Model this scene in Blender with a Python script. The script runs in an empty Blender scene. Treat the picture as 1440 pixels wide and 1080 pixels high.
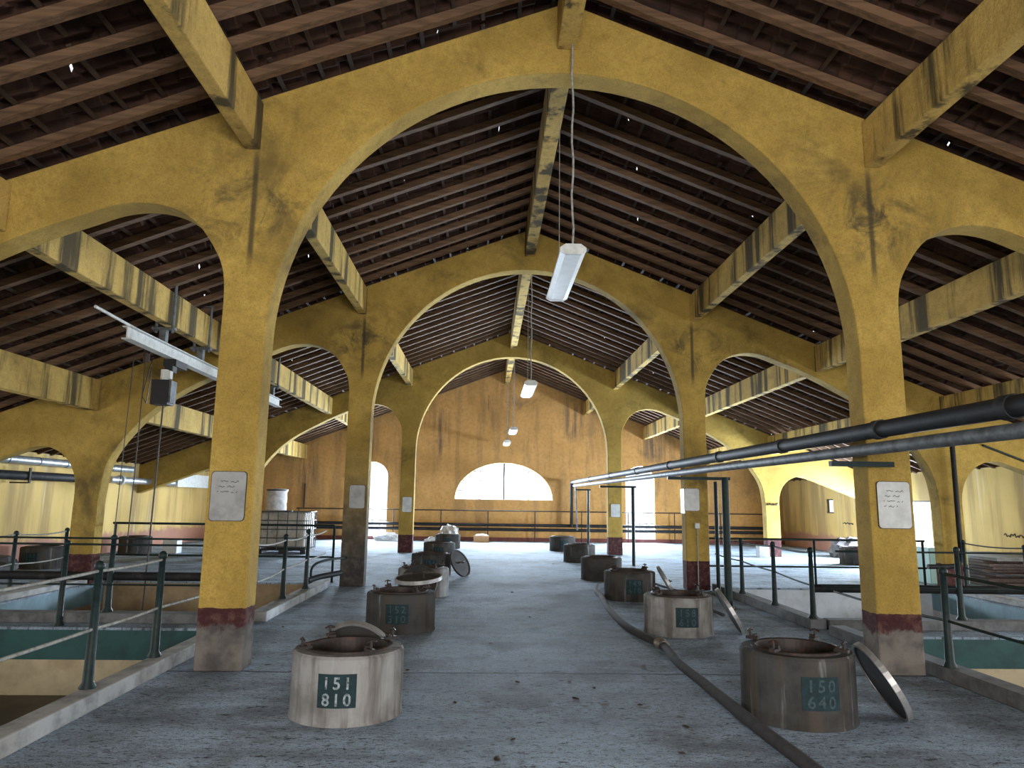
import bpy, bmesh, math, random
from mathutils import Vector, Matrix
R = random.Random(7)
sc = bpy.context.scene
COL = sc.collection
PI = math.pi

# ------------------------------------------------------------------ helpers
class MB:
    """collects shapes and links them as ONE mesh object"""
    def __init__(s): s.v = []; s.f = []; s.m = []; s.sm = []
    def add(s, vs, fs, mi=0, smooth=False):
        o = len(s.v); s.v += [tuple(v) for v in vs]
        for f in fs: s.f.append(tuple(i + o for i in f)); s.m.append(mi); s.sm.append(smooth)
        return s
    def box(s, x0, x1, y0, y1, z0, z1, mi=0):
        vs = [(x, y, z) for z in (z0, z1) for y in (y0, y1) for x in (x0, x1)]
        return s.add(vs, [(0, 2, 3, 1), (4, 5, 7, 6), (0, 1, 5, 4), (2, 6, 7, 3), (0, 4, 6, 2), (1, 3, 7, 5)], mi)
    def cbox(s, c, d, M=None, mi=0):
        vs = [Vector((x * d[0] / 2, y * d[1] / 2, z * d[2] / 2)) for z in (-1, 1) for y in (-1, 1) for x in (-1, 1)]
        if M is not None: vs = [M @ v for v in vs]
        vs = [v + Vector(c) for v in vs]
        return s.add(vs, [(0, 2, 3, 1), (4, 5, 7, 6), (0, 1, 5, 4), (2, 6, 7, 3), (0, 4, 6, 2), (1, 3, 7, 5)], mi)
    def tube(s, pts, r, n=10, caps=True, mi=0, smooth=True):
        pts = [Vector(p) for p in pts]; rs = r if isinstance(r, (list, tuple)) else [r] * len(pts)
        rings = []; ref = None
        for i, p in enumerate(pts):
            a = pts[max(i - 1, 0)]; b = pts[min(i + 1, len(pts) - 1)]
            t = (b - a).normalized()
            if ref is None:
                ref = Vector((0, 0, 1)) if abs(t.z) < .9 else Vector((1, 0, 0))
            u = (ref - t * ref.dot(t)).normalized(); w = t.cross(u); ref = u
            rings.append([p + (u * math.cos(2 * PI * k / n) + w * math.sin(2 * PI * k / n)) * rs[i] for k in range(n)])
        vs = [v for q in rings for v in q]; fs = []
        for i in range(len(pts) - 1):
            for k in range(n):
                fs.append((i * n + k, i * n + (k + 1) % n, (i + 1) * n + (k + 1) % n, (i + 1) * n + k))
        s.add(vs, fs, mi, smooth)
        if caps:
            s.add(rings[0], [tuple(reversed(range(n)))], mi); s.add(rings[-1], [tuple(range(n))], mi)
        return s
    def lathe(s, prof, n=40, c=(0, 0, 0), mi=0, smooth=False, closed=False, M=None):
        vs = []
        for k in range(n):
            a = 2 * PI * k / n
            for r, z in prof:
                v = Vector((r * math.cos(a), r * math.sin(a), z))
                if M is not None: v = M @ v
                vs.append(v + Vector(c))
        m = len(prof); fs = []
        for k in range(n):
            k2 = (k + 1) % n
            for j in range(m if closed else m - 1):
                j2 = (j + 1) % m
                fs.append((k * m + j, k2 * m + j, k2 * m + j2, k * m + j2))
        return s.add(vs, fs, mi, smooth)
    def prism(s, poly, y0, y1, mi=0):
        """polygon in XZ extruded along Y"""
        n = len(poly)
        vs = [(x, y0, z) for x, z in poly] + [(x, y1, z) for x, z in poly]
        fs = [tuple(range(n)), tuple(reversed(range(n, 2 * n)))]
        fs += [((i + 1) % n, i, n + i, n + (i + 1) % n) for i in range(n)]
        return s.add(vs, fs, mi)
    def build(s, name, mats, parent=None, loc=None, bevel=0):
        me = bpy.data.meshes.new(name); me.from_pydata([tuple(v) for v in s.v], [], s.f)
        if not isinstance(mats, (list, tuple)): mats = [mats]
        for m in mats: me.materials.append(m)
        for p, mi, sm in zip(me.polygons, s.m, s.sm): p.material_index = mi; p.use_smooth = sm
        bm = bmesh.new(); bm.from_mesh(me); bmesh.ops.recalc_face_normals(bm, faces=bm.faces); bm.to_mesh(me); bm.free()
        o = bpy.data.objects.new(name, me); COL.objects.link(o)
        if parent is not None: o.parent = parent
        if loc is not None: o.location = loc
        if bevel:
            b = o.modifiers.new('bevel', 'BEVEL'); b.width = bevel; b.segments = 2; b.limit_method = 'ANGLE'; b.angle_limit = math.radians(50)
        return o

def tag(o, label=None, cat=None, group=None, kind=None):
    if label: o['label'] = label
    if cat: o['category'] = cat
    if group: o['group'] = group
    if kind: o['kind'] = kind
    return o
def empty(name, loc, label, cat, group=None, rz=0):
    o = bpy.data.objects.new(name, None); COL.objects.link(o); o.location = loc; o.rotation_euler = (0, 0, rz)
    o.empty_display_size = .1
    return tag(o, label, cat, group)
def copy_tree(o, parent=None):
    c = o.copy(); COL.objects.link(c)
    if parent is not None: c.parent = parent
    for ch in list(o.children): copy_tree(ch, c)
    return c
def catmull(pts, n=6):
    out = []
    for i in range(len(pts) - 1):
        p0 = pts[max(i - 1, 0)]; p1 = pts[i]; p2 = pts[i + 1]; p3 = pts[min(i + 2, len(pts) - 1)]
        for k in range(n):
            t = k / n
            out.append(tuple(.5 * ((2 * b) + (-a + c) * t + (2 * a - 5 * b + 4 * c - d) * t * t + (-a + 3 * b - 3 * c + d) * t ** 3) for a, b, c, d in zip(p0, p1, p2, p3)))
    out.append(tuple(pts[-1])); return out
def wall_with_holes(outer, holes, d0, d1, axis):
    """a slab whose outline and openings are given in the plane; d0..d1 is its thickness along axis"""
    bm = bmesh.new()
    def P(a, b, d): return (a, d, b) if axis == 'Y' else (d, a, b)
    es = []
    for loop in [outer] + holes:
        vs = [bm.verts.new(P(a, b, d0)) for a, b in loop]
        es += [bm.edges.new((vs[i], vs[(i + 1) % len(vs)])) for i in range(len(vs))]
    bmesh.ops.triangle_fill(bm, use_beauty=True, use_dissolve=False, edges=es)
    r = bmesh.ops.extrude_face_region(bm, geom=list(bm.faces))
    dv = (0, d1 - d0, 0) if axis == 'Y' else (d1 - d0, 0, 0)
    bmesh.ops.translate(bm, verts=[g for g in r['geom'] if isinstance(g, bmesh.types.BMVert)], vec=dv)
    bmesh.ops.recalc_face_normals(bm, faces=bm.faces)
    return bm
def obj_from_bm(name, bm, m, parent=None):
    me = bpy.data.meshes.new(name); bm.to_mesh(me); bm.free(); me.materials.append(m)
    o = bpy.data.objects.new(name, me); COL.objects.link(o)
    if parent is not None: o.parent = parent
    return o

# ------------------------------------------------------------------ materials
class NT:
    def __init__(s, name):
        s.m = bpy.data.materials.new(name); s.m.use_nodes = True
        s.t = s.m.node_tree; s.t.nodes.clear()
        s.out = s.n('ShaderNodeOutputMaterial'); s.b = s.n('ShaderNodeBsdfPrincipled')
        s.t.links.new(s.b.outputs[0], s.out.inputs[0])
        s.pos = s.n('ShaderNodeNewGeometry').outputs['Position']
        s.objc = s.n('ShaderNodeTexCoord').outputs['Object']
    def n(s, t): return s.t.nodes.new(t)
    def L(s, a, b): s.t.links.new(a, b)
    def val(s, inp, v):
        if hasattr(v, 'is_linked') or isinstance(v, bpy.types.NodeSocket): s.L(v, inp)
        else: inp.default_value = v
    def scale(s, vec, sx, sy, sz):
        n = s.n('ShaderNodeVectorMath'); n.operation = 'MULTIPLY'; s.L(vec, n.inputs[0]); n.inputs[1].default_value = (sx, sy, sz); return n.outputs[0]
    def noise(s, sc=5, det=4, vec=None, rough=.55, dist=0):
        n = s.n('ShaderNodeTexNoise'); s.L(vec if vec is not None else s.pos, n.inputs['Vector'])
        n.inputs['Scale'].default_value = sc; n.inputs['Detail'].default_value = det; n.inputs['Roughness'].default_value = rough; n.inputs['Distortion'].default_value = dist
        return n.outputs['Fac']
    def vor(s, sc=5, vec=None):
        n = s.n('ShaderNodeTexVoronoi'); s.L(vec if vec is not None else s.pos, n.inputs['Vector']); n.inputs['Scale'].default_value = sc
        return n.outputs['Distance']
    def ss(s, x, a, b, lo=0., hi=1.):
        n = s.n('ShaderNodeMapRange'); n.interpolation_type = 'SMOOTHSTEP'; s.L(x, n.inputs[0])
        n.inputs[1].default_value = a; n.inputs[2].default_value = b; n.inputs[3].default_value = lo; n.inputs[4].default_value = hi
        return n.outputs[0]
    def math(s, op, a, b=0.):
        n = s.n('ShaderNodeMath'); n.operation = op; s.val(n.inputs[0], a); s.val(n.inputs[1], b); return n.outputs[0]
    def mix(s, f, a, b):
        n = s.n('ShaderNodeMix'); n.data_type = 'RGBA'; s.val(n.inputs[0], f)
        for i, c in ((6, a), (7, b)):
            if isinstance(c, tuple): n.inputs[i].default_value = (*c[:3], 1)
            else: s.L(c, n.inputs[i])
        return n.outputs[2]
    def z(s): 
        n = s.n('ShaderNodeSeparateXYZ'); s.L(s.pos, n.inputs[0]); return n.outputs
    def done(s, col, rough=.85, metal=0., bump=None, bs=.3, bd=.01, spec=None):
        if isinstance(col, tuple): s.b.inputs['Base Color'].default_value = (*col[:3], 1)
        else: s.L(col, s.b.inputs['Base Color'])
        s.val(s.b.inputs['Roughness'], rough); s.b.inputs['Metallic'].default_value = metal
        if spec is not None: s.b.inputs['Specular IOR Level'].default_value = spec
        if bump is not None:
            n = s.n('ShaderNodeBump'); n.inputs['Strength'].default_value = bs; n.inputs['Distance'].default_value = bd
            s.L(bump, n.inputs['Height']); s.L(n.outputs[0], s.b.inputs['Normal'])
        return s.m

def dark(c, k): return tuple(x * k for x in c)
def plaster(name, base, alt, mould=(.05, .042, .025), mould_amt=.75, mould_lo=.52, mould_hi=.72, streak=.0, maroon_top=None, bare_top=None, dirt_left_top=None, bs=.5, joint=False, wallstain=False):
    t = NT(name); P = t.z()
    c = t.mix(t.ss(t.noise(1.3, 5), .35, .68), base, alt)
    c = t.mix(t.ss(t.noise(9, 6, rough=.7), .40, .75, 0, .65), c, dark(base, .55))
    m1 = t.ss(t.noise(.85, 8, rough=.66, dist=.5), mould_lo, mould_hi, 0, mould_amt)
    c = t.mix(m1, c, mould)
    c = t.mix(t.ss(t.vor(16), .12, .05, 0, .35), c, mould)
    c = t.mix(t.ss(t.noise(60, 4, rough=.85), .46, .60, 0, .42), c, dark(alt, .5))
    if wallstain:                                          # black run-off below the beam ends of the gable wall
        sk = t.ss(t.noise(1, 5, vec=t.scale(t.pos, 5, 5, .35), rough=.65), .42, .60)
        for cx, zc, wx, wz in ((-2.75, 4.3, .55, 1.3), (-.75, 5.2, .30, 1.1), (2.85, 4.9, .8, 1.0), (-8.1, 2.6, .6, .9), (6.2, 3.9, .9, .8), (-5.9, 3.9, .8, .7)):
            f = t.math('MULTIPLY', t.ss(t.math('ABSOLUTE', t.math('SUBTRACT', P[0], cx)), wx, wx * .15), t.ss(t.math('ABSOLUTE', t.math('SUBTRACT', P[2], zc)), wz, wz * .3))
            c = t.mix(t.math('MULTIPLY', t.math('MULTIPLY', f, sk), .8), c, (.09, .07, .06))
    if joint:                                              # mould grown under the beam bearings and along the column axis
        ax = t.math('SUBTRACT', t.math('ABSOLUTE', P[0]), 3.30)
        j1 = t.math('MULTIPLY', t.ss(t.math('ABSOLUTE', ax), 1.15, .05), t.ss(t.math('ABSOLUTE', t.math('SUBTRACT', P[2], 4.62)), .75, .1))
        jn = t.ss(t.noise(2.3, 7, rough=.72, dist=.8), .42, .66)
        c = t.mix(t.math('MULTIPLY', t.math('MULTIPLY', j1, jn), .9), c, mould)
        ln = t.math('MULTIPLY', t.ss(t.math('ABSOLUTE', t.math('ADD', ax, .06)), .045, .01), t.ss(t.math('ABSOLUTE', t.math('SUBTRACT', P[2], 4.55)), .75, .4))
        c = t.mix(t.math('MULTIPLY', ln, .8), c, mould)
    if streak:
        sn = t.noise(1, 5, vec=t.scale(t.pos, 2.6, 2.6, .22), rough=.62)
        c = t.mix(t.ss(sn, .47, .60, 0, streak), c, mould)
    if maroon_top is not None:
        wob = t.math('MULTIPLY', t.math('SUBTRACT', t.noise(14, 4), .5), .03)
        zz = t.math('ADD', P[2], wob)
        mar = t.mix(t.ss(t.noise(12, 5, rough=.7), .45, .65), (.058, .020, .022), (.115, .055, .046))
        c = t.mix(t.ss(zz, maroon_top + .004, maroon_top - .004), c, mar)
        if bare_top is not None:
            wob2 = t.math('MULTIPLY', t.math('SUBTRACT', t.noise(7, 6, rough=.7), .5), .32)
            z2 = t.math('ADD', P[2], wob2)
            bare = t.mix(t.ss(t.noise(4, 6), .35, .7), (.20, .18, .16), (.075, .07, .068))
            c = t.mix(t.ss(z2, bare_top + .03, bare_top - .03), c, bare)
    if dirt_left_top is not None:
        lx = t.math('MULTIPLY', t.ss(P[0], -2.8, -3.0), t.ss(P[0], -4.0, -3.8))
        z2 = t.math('ADD', P[2], t.math('MULTIPLY', t.math('SUBTRACT', t.noise(3, 5), .5), .8))
        f = t.math('MULTIPLY', lx, t.ss(z2, dirt_left_top + 2.2, dirt_left_top - .5, 0, .95))
        c = t.mix(f, c, t.mix(t.ss(t.noise(6, 6), .4, .7), (.05, .048, .046), (.11, .10, .09)))
    b = t.math('ADD', t.noise(28, 6, rough=.7), t.math('MULTIPLY', t.noise(5, 4), .8))
    return t.done(c, .93, bump=b, bs=bs, bd=.02, spec=.25)

def wood(name, c1, c2, along='X'):
    t = NT(name)
    sx = (.5, 14, 14) if along == 'X' else (14, .5, 14)
    g = t.noise(1.6, 5, vec=t.scale(t.objc, *sx), rough=.65)
    c = t.mix(t.ss(g, .35, .7), c1, c2)
    c = t.mix(t.ss(t.noise(2.2, 4), .45, .75, 0, .6), c, dark(c1, .5))
    return t.done(c, .8, bump=g, bs=.5, bd=.01, spec=.3)

def simple(name, col, rough=.6, metal=0., var=.25, sc=12, bs=.1, spec=None, rust=None, rust_amt=.5):
    t = NT(name)
    c = t.mix(t.ss(t.noise(sc, 5, rough=.65), .38, .7), col, dark(col, 1 - var))
    if rust: c = t.mix(t.ss(t.noise(sc * .6, 6, rough=.7), .52, .68, 0, rust_amt), c, rust)
    return t.done(c, rough, metal, bump=t.noise(sc * 3, 3), bs=bs, bd=.004, spec=spec)

OCH = (.515, .350, .085); OCH2 = (.365, .24, .053)
M = {}
M['frame1'] = plaster('ochre_plaster_near', OCH, OCH2, mould_amt=.6, mould_lo=.53, mould_hi=.73, joint=True, maroon_top=.57, bare_top=.40)
M['frame2'] = plaster('ochre_plaster_middle', OCH, OCH2, mould_amt=.8, mould_lo=.48, mould_hi=.72, joint=True, maroon_top=.53, dirt_left_top=1.0)
M['frame3'] = plaster('ochre_plaster_far', OCH, OCH2, mould_amt=.6, maroon_top=.54)
M['beam'] = plaster('ochre_plaster_streaked', (.64, .44, .13), (.52, .35, .10), mould_amt=.5, streak=.92)
M['wall_back'] = plaster('orange_plaster', (.62, .335, .11), (.50, .27, .085), wallstain=True, mould=(.10, .075, .06), mould_amt=.55, mould_lo=.55, mould_hi=.75, streak=.25)
def side_wall():
    t = NT('cream_plaster'); P = t.z()
    s1 = t.noise(1, 5, vec=t.scale(t.pos, 1.6, 1.6, .16), rough=.6)
    c = t.mix(t.ss(t.noise(.7, 4), .35, .7), (.69, .50, .19), (.60, .43, .155))
    c = t.mix(t.ss(s1, .44, .62, 0, .75), c, (.36, .25, .115))
    c = t.mix(t.ss(t.noise(1, 4, vec=t.scale(t.pos, 3.5, 3.5, .2)), .6, .72, 0, .55), c, (.78, .70, .52))
    z2 = t.math('ADD', P[2], t.math('MULTIPLY', t.math('SUBTRACT', t.noise(3, 5), .5), .5))
    c = t.mix(t.ss(z2, .62, .45, 0, .85), c, (.40, .20, .17))
    return t.done(c, .92, bump=t.noise(14, 5), bs=.25, bd=.02, spec=.2)
M['wall_side'] = side_wall()
def floor_mat():
    t = NT('dusty_concrete')
    st = t.noise(1, 6, vec=t.scale(t.pos, .55, 2.6, 1), rough=.7)
    c = t.mix(t.ss(st, .35, .65), (.28, .36, .46), (.50, .64, .80))
    c = t.mix(t.ss(t.noise(1.1, 7, rough=.7), .47, .62, 0, .6), c, (.15, .17, .20))
    g1 = t.noise(1, 5, vec=t.scale(t.pos, 16, 34, 1), rough=.75)
    c = t.mix(t.ss(g1, .525, .61, 0, .8), c, (.055, .062, .072))
    c = t.mix(t.ss(t.noise(70, 3, rough=.7), .52, .62, 0, .6), c, (.045, .043, .042))
    c = t.mix(t.ss(t.vor(11), .13, .06, 0, .8), c, (.60, .61, .62))
    c = t.mix(t.ss(t.noise(1, 4, vec=t.scale(t.pos, 5, 11, 1), rough=.7), .62, .66, 0, .85), c, (.03, .027, .025))
    P = t.z()
    for yc, w in ((7.12, .018), (13.84, .02), (10.3, .008)):
        d = t.math('ABSOLUTE', t.math('SUBTRACT', t.math('ADD', P[1], t.math('MULTIPLY', t.math('SUBTRACT', t.noise(2.5, 3), .5), .09)), yc))
        c = t.mix(t.ss(d, w * 1.6, w * .4, 0, .85), c, (.03, .028, .027))
    r = t.ss(st, .3, .7, .75, .92)
    b = t.math('ADD', t.noise(40, 5, rough=.75), t.math('MULTIPLY', st, 1.5))
    return t.done(c, r, bump=b, bs=.9, bd=.025, spec=.3)
M['floor'] = floor_mat()
M['curb'] = simple('curb_concrete', (.42, .43, .43), .75, var=.45, sc=5, bs=.3)
M['collar'] = None
def collar_mat(name='hatch_concrete', k=1.0):
    t = NT(name); 
    s1 = t.noise(1, 5, vec=t.scale(t.pos, 7, 7, .7), rough=.6)
    c = t.mix(t.ss(t.noise(4, 5), .35, .7), dark((.215, .215, .21), k), dark((.125, .12, .115), k))
    c = t.mix(t.ss(s1, .45, .65, 0, .7), c, (.085, .068, .055))
    c = t.mix(t.ss(t.noise(1, 4, vec=t.scale(t.pos, 11, 11, 1)), .60, .72, 0, .6), c, dark((.40, .41, .41), min(1, .5 + .5 * k)))
    return t.done(c, .95, bump=t.noise(30, 5), bs=.4, bd=.01, spec=.12)
M['collar'] = collar_mat('pale_hatch_concrete', 1.5); M['collar_dark'] = collar_mat('dark_hatch_concrete', .32)  # same concrete in a lighter and a darker tone, picked per hatch
M['iron'] = simple('rusty_iron', (.045, .035, .032), .6, .5, rust=(.12, .05, .03), rust_amt=.6, bs=.3, sc=20)
M['lid'] = simple('hatch_lid_iron', (.040, .038, .037), .75, 0, rust=(.09, .07, .055), rust_amt=.45, bs=.3, sc=9)
M['lid_edge'] = simple('worn_steel_edge', (.42, .42, .42), .45, .6, sc=15)
M['teal'] = simple('teal_plate_paint', (.005, .030, .038), .8, var=.5, sc=22)
M['digit'] = simple('worn_white_stencil', (.34, .40, .43), .8, var=.9, sc=45)
M['digit_faint'] = simple('faded_stencil', (.045, .080, .092), .8, var=.7, sc=60)
M['rail'] = simple('dark_green_paint', (.008, .024, .024), .55, 0, var=.45, sc=14, rust=(.06, .05, .04), rust_amt=.35, spec=.3)
M['rope'] = simple('pale_weathered_rail', (.36, .36, .33), .7, .2, var=.5, sc=25)
M['blackpipe'] = simple('black_pipe', (.016, .017, .019), .62, 0, var=.4, sc=8, bs=.3, rust=(.06, .055, .055), rust_amt=.5, spec=.25)
M['greypipe'] = simple('galvanised_pipe', (.15, .165, .175), .6, .2, var=.65, sc=7, bs=.4, rust=(.06, .055, .05), rust_amt=.6)
M['silver'] = simple('silver_pipe', (.50, .53, .55), .4, .6, var=.3, sc=6)
M['whitemetal'] = simple('white_enamel', (.62, .64, .62), .5, var=.25, sc=9)
M['diffuser'] = simple('lamp_diffuser', (.78, .82, .82), .35, var=.1, sc=9)
M['board'] = simple('whiteboard', (.60, .62, .61), .35, var=.22, sc=5, bs=.02)
M['board_dull'] = simple('dull_whiteboard', (.34, .35, .35), .4, var=.35, sc=5, bs=.02)
M['ink'] = simple('marker_ink', (.03, .03, .035), .6)
M['ink2'] = simple('faded_marker_ink', (.28, .28, .29), .6)
M['tile'] = None
def tile_mat():
    t = NT('clay_tile')
    c = t.mix(t.ss(t.noise(2.6, 4), .35, .7), (.070, .034, .022), (.035, .019, .014))
    c = t.mix(t.ss(t.noise(9, 5), .5, .7, 0, .6), c, (.018, .012, .010))
    return t.done(c, .9, bump=t.noise(25, 4), bs=.3, spec=.2)
M['tile'] = tile_mat()
M['rafter'] = wood('rafter_timber', (.175, .100, .055), (.080, .047, .028))
M['lath'] = wood('lath_timber', (.06, .036, .022), (.035, .022, .015), 'Y')
M['plank'] = wood('old_plank', (.20, .15, .13), (.10, .08, .08), 'Y')
M['hose'] = simple('rubber_hose', (.050, .046, .046), .9, var=.4, sc=16, bs=.2)
M['brass'] = simple('hose_coupling_metal', (.30, .27, .23), .4, .7, sc=30)
M['chain'] = simple('chain_steel', (.05, .045, .04), .5, .6)
M['black'] = simple('black_motor_paint', (.012, .013, .016), .5, sc=20)
M['pitteal'] = simple('pit_teal_paint', (.020, .085, .085), .55, var=.35, sc=4)
M['pitblue'] = simple('pit_blue_paint', (.16, .29, .36), .6, var=.3, sc=3)
M['pitcream'] = simple('pit_cream_paint', (.52, .44, .29), .75, var=.25, sc=3, rust=(.30, .20, .10), rust_amt=.4)
M['pitwhite'] = simple('pit_white_paint', (.60, .65, .71), .7, var=.2, sc=3, rust=(.40, .28, .15), rust_amt=.3)
M['pittan'] = simple('pit_tan_plaster', (.40, .30, .18), .8, var=.35, sc=3)
M['pitbed'] = simple('pit_sediment', (.075, .055, .035), .5, var=.5, sc=3)
M['tankplastic'] = simple('milky_plastic', (.50, .47, .42), .5, var=.4, sc=4)
M['cage'] = simple('cage_steel', (.06, .065, .07), .45, .6)
M['pale_bag'] = simple('pale_plastic_wrap', (.62, .62, .62), .5, var=.4, sc=8)
M['mint'] = simple('mint_paint', (.35, .55, .50), .6, var=.2, sc=4)
M['block'] = simple('grey_block', (.30, .30, .31), .85, var=.4, sc=7, bs=.3)
M['carton'] = simple('carton', (.42, .24, .11), .85)
M['whitebox'] = simple('white_box', (.66, .70, .74), .6, var=.15)
M['tarp'] = simple('dark_tarp', (.045, .04, .042), .7, var=.6, sc=5, bs=.3)
M['leaf'] = simple('dead_leaf', (.045, .03, .02), .9)
M['pebble'] = simple('crumb_of_mortar', (.20, .19, .18), .9)
M['winframe'] = simple('window_steel', (.03, .03, .03), .6)
M['base'] = simple('maroon_base_paint', (.16, .045, .035), .8, var=.4, sc=4)
def glass():
    t = NT('window_glass'); a = t.n('ShaderNodeBsdfTransparent'); a.inputs[0].default_value = (.97, .98, 1, 1)
    g = t.n('ShaderNodeBsdfGlossy'); g.inputs['Roughness'].default_value = .08
    m = t.n('ShaderNodeMixShader'); m.inputs[0].default_value = .05
    t.L(a.outputs[0], m.inputs[1]); t.L(g.outputs[0], m.inputs[2]); t.L(m.outputs[0], t.out.inputs[0]); return t.m
M['glass'] = glass()

# ------------------------------------------------------------------ the hall
Y1, Y2, Y3, Y4, T, YF = 7.11, 13.83, 22.68, 29.8, .30, -6.0
HALF = 11.5; APEX = 7.03; SL = .39
def roof(x): return APEX - SL * abs(x)
PIT = [(-8.0, -3.88, 2.0, 9.36), (-8.0, -3.84, 9.86, 14.35), (3.74, 8.0, 2.0, 9.20), (3.70, 8.0, 9.80, 14.30)]
# floor with the four pit openings
xs = sorted({-HALF, HALF} | {p[0] for p in PIT} | {p[1] for p in PIT}); ys = sorted({YF, Y4} | {p[2] for p in PIT} | {p[3] for p in PIT})
fl = MB()
for i in range(len(xs) - 1):
    for j in range(len(ys) - 1):
        cx, cy = (xs[i] + xs[i + 1]) / 2, (ys[j] + ys[j + 1]) / 2
        if not any(p[0] < cx < p[1] and p[2] < cy < p[3] for p in PIT):
            fl.box(xs[i], xs[i + 1], ys[j], ys[j + 1], -.03, 0)
tag(fl.build('floor', M['floor']), 'dusty grey concrete hall floor with openings over the pits', kind='structure')
pit_names = ['near left', 'far left', 'near right', 'far right']
for i, (x0, x1, y0, y1) in enumerate(PIT):
    left = x0 < 0; far = i in (1, 3); D = 1.15 if far else .76; b1 = -.35
    m = MB(); e = .0
    ins = .004
    X0, X1, Y0, YE = x0 - .1, x1 + .1, y0 - .1, y1 + .1
    bands = [(-.005, b1), (b1, -D)]
    for k, (za, zb) in enumerate(bands):
        # far wall, near wall, inner wall, outer wall : band materials differ
        m.box(x0, x1, y1, YE, zb, za, k)
        m.box(x0, x1, Y0, y0, zb, za, k)
        m.box((x0 - .1) if left else x1, x0 if left else (x1 + .1), Y0, YE, zb, za, 2 if k == 0 else 1)
        m.box(x1 if left else x0 - .1, (x1 + .1) if left else x0, Y0, YE, zb, za, k)
    m.box(X0, X1, Y0, YE, -D - .08, -D, 3)
    mats = [M['pitteal'], M['pitcream'], M['pitblue'], M['pitbed']]
    if i == 1: mats = [M['pittan'], M['pittan'], M['pitblue'], M['pittan']]
    if i == 3: mats = [M['pitwhite'], M['pitwhite'], M['pitblue'], M['pitwhite']]
    o = m.build('floor_pit', mats, loc=(0, 0, -.029))
    for v in o.data.vertices:
        if v.co.z > -.01: v.co.z = -.001
    tag(o, f'{pit_names[i]} sunken vat pit with painted inner walls beside the walkway', kind='structure')

# ceiling: clay tiles on laths, one slope each side
def ceiling(sgn, name, label):
    m = MB(); rr = random.Random(11 + sgn)
    n_y = int((Y4 + .4 - YF) / .24); per = 6; rows = 34; step = HALF * 1.045 / rows
    lift = .135
    ky = n_y * per
    jit = [[rr.uniform(-.008, .014) for _ in range(n_y + 1)] for _ in range(rows + 1)]
    grid = []
    for r in range(rows):
        for half in (0, 1):
            x = (r + (0 if half == 0 else .97)) * step
            row = []
            for k in range(ky + 1):
                ph = 2 * PI * (k % per) / per
                z = roof(x) + lift + .036 * math.cos(ph) + (.0 if half == 0 else .03) + jit[r][k // per]
                row.append((sgn * x, YF + k * .24 / per, z))
            grid.append(row)
    vs = [v for row in grid for v in row]; w = ky + 1; fs = []
    for a in range(len(grid) - 1):
        riser = a % 2 == 1
        for k in range(ky):
            if riser and rr.random() < .004: continue         # a chip between overlapping tiles lets the sky through
            q = (a * w + k, a * w + k + 1, (a + 1) * w + k + 1, (a + 1) * w + k)
            fs.append(q if sgn > 0 else q[::-1])
    m.add(vs, fs, 0)
    for r in range(rows):                                     # laths under the tile joints, broken into short lengths
        x = (r + .5) * step; y = YF
        while y < Y4:
            L = rr.uniform(1.2, 3.2)
            if rr.random() < .8:
                dx = rr.uniform(-.05, .05)
                m.cbox((sgn * (x + dx), y + L / 2, roof(x + dx) + .118 ), (.045, L * .96, .022), Matrix.Rotation(sgn * math.atan(SL), 3, 'Y'), 1)
            y += L
    o = m.build(name, [M['tile'], M['lath']])
    return tag(o, label, kind='structure')
ceiling(-1, 'ceiling_left', 'dark clay tile underside of the left roof slope')
ceiling(1, 'ceiling_right', 'dark clay tile underside of the right roof slope')

# back wall with its three windows
def arc(cx, cz, rx, rz, a0, a1, n): return [(cx + rx * math.cos(a0 + (a1 - a0) * k / n), cz + rz * math.sin(a0 + (a1 - a0) * k / n)) for k in range(n + 1)]
LUN = arc(-.07, 1.655, 2.0, 1.5, 0, PI, 32)
def arched(x0, x1, z0, zs):
    r = (x1 - x0) / 2
    return [(x0, z0), (x1, z0)] + arc((x0 + x1) / 2, zs, r, r, 0, PI, 20)
WR = arched(4.95, 6.15, .06, 2.52); WL = arched(-6.02, -4.82, .06, 2.52)
EAVE = roof(HALF)
def rect0(a0, a1, b0, b1): return [(a0, b0), (a1, b0), (a1, b1), (a0, b1)]
bm = wall_with_holes([(-HALF, 0), (HALF, 0), (HALF, EAVE + .12), (0, APEX + .12), (-HALF, EAVE + .12)], [LUN, WR, WL], Y4, Y4 + .3, 'Y')
tag(obj_from_bm('wall_back', bm, M['wall_back']), 'orange plastered gable wall at the far end of the hall', kind='structure')
bm = wall_with_holes([(-HALF, 0), (HALF, 0), (HALF, EAVE), (0, APEX), (-HALF, EAVE)], [arc(0, 1.655, 2.6, 1.9, 0, PI, 32)], YF - .3, YF, 'Y')  # unseen half-round opening added to admit light from behind the camera
tag(obj_from_bm('wall_front', bm, M['wall_back']), 'orange plastered gable wall behind the viewer', kind='structure')
def window(name, outline, bars, label):
    root = tag(empty(name, (0, 0, 0), None, None), label, kind='structure')
    m = MB(); n = len(outline); cx = sum(p[0] for p in outline) / n; cz = sum(p[1] for p in outline) / n
    for i in range(n):                                       # perimeter bar
        a, b = outline[i], outline[(i + 1) % n]
        if math.dist(a, b) > .01: m.tube([(a[0], Y4 + .15, a[1]), (b[0], Y4 + .15, b[1])], .022, 6, caps=True, smooth=False)
    for (x0, z0, x1, z1, w) in bars: m.tube([(x0, Y4 + .15, z0), (x1, Y4 + .15, z1)], w, 6, smooth=False)
    m.build('window_frame', M['winframe'], root)
    g = MB(); vs = [(x, Y4 + .17, z) for x, z in outline]; g.add(vs, [tuple(range(n))]); g.build('pane', M['glass'], root)
    return root
def lun_x(z): return 2.0 * math.sqrt(max(0, 1 - ((z - 1.655) / 1.5) ** 2))
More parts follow.
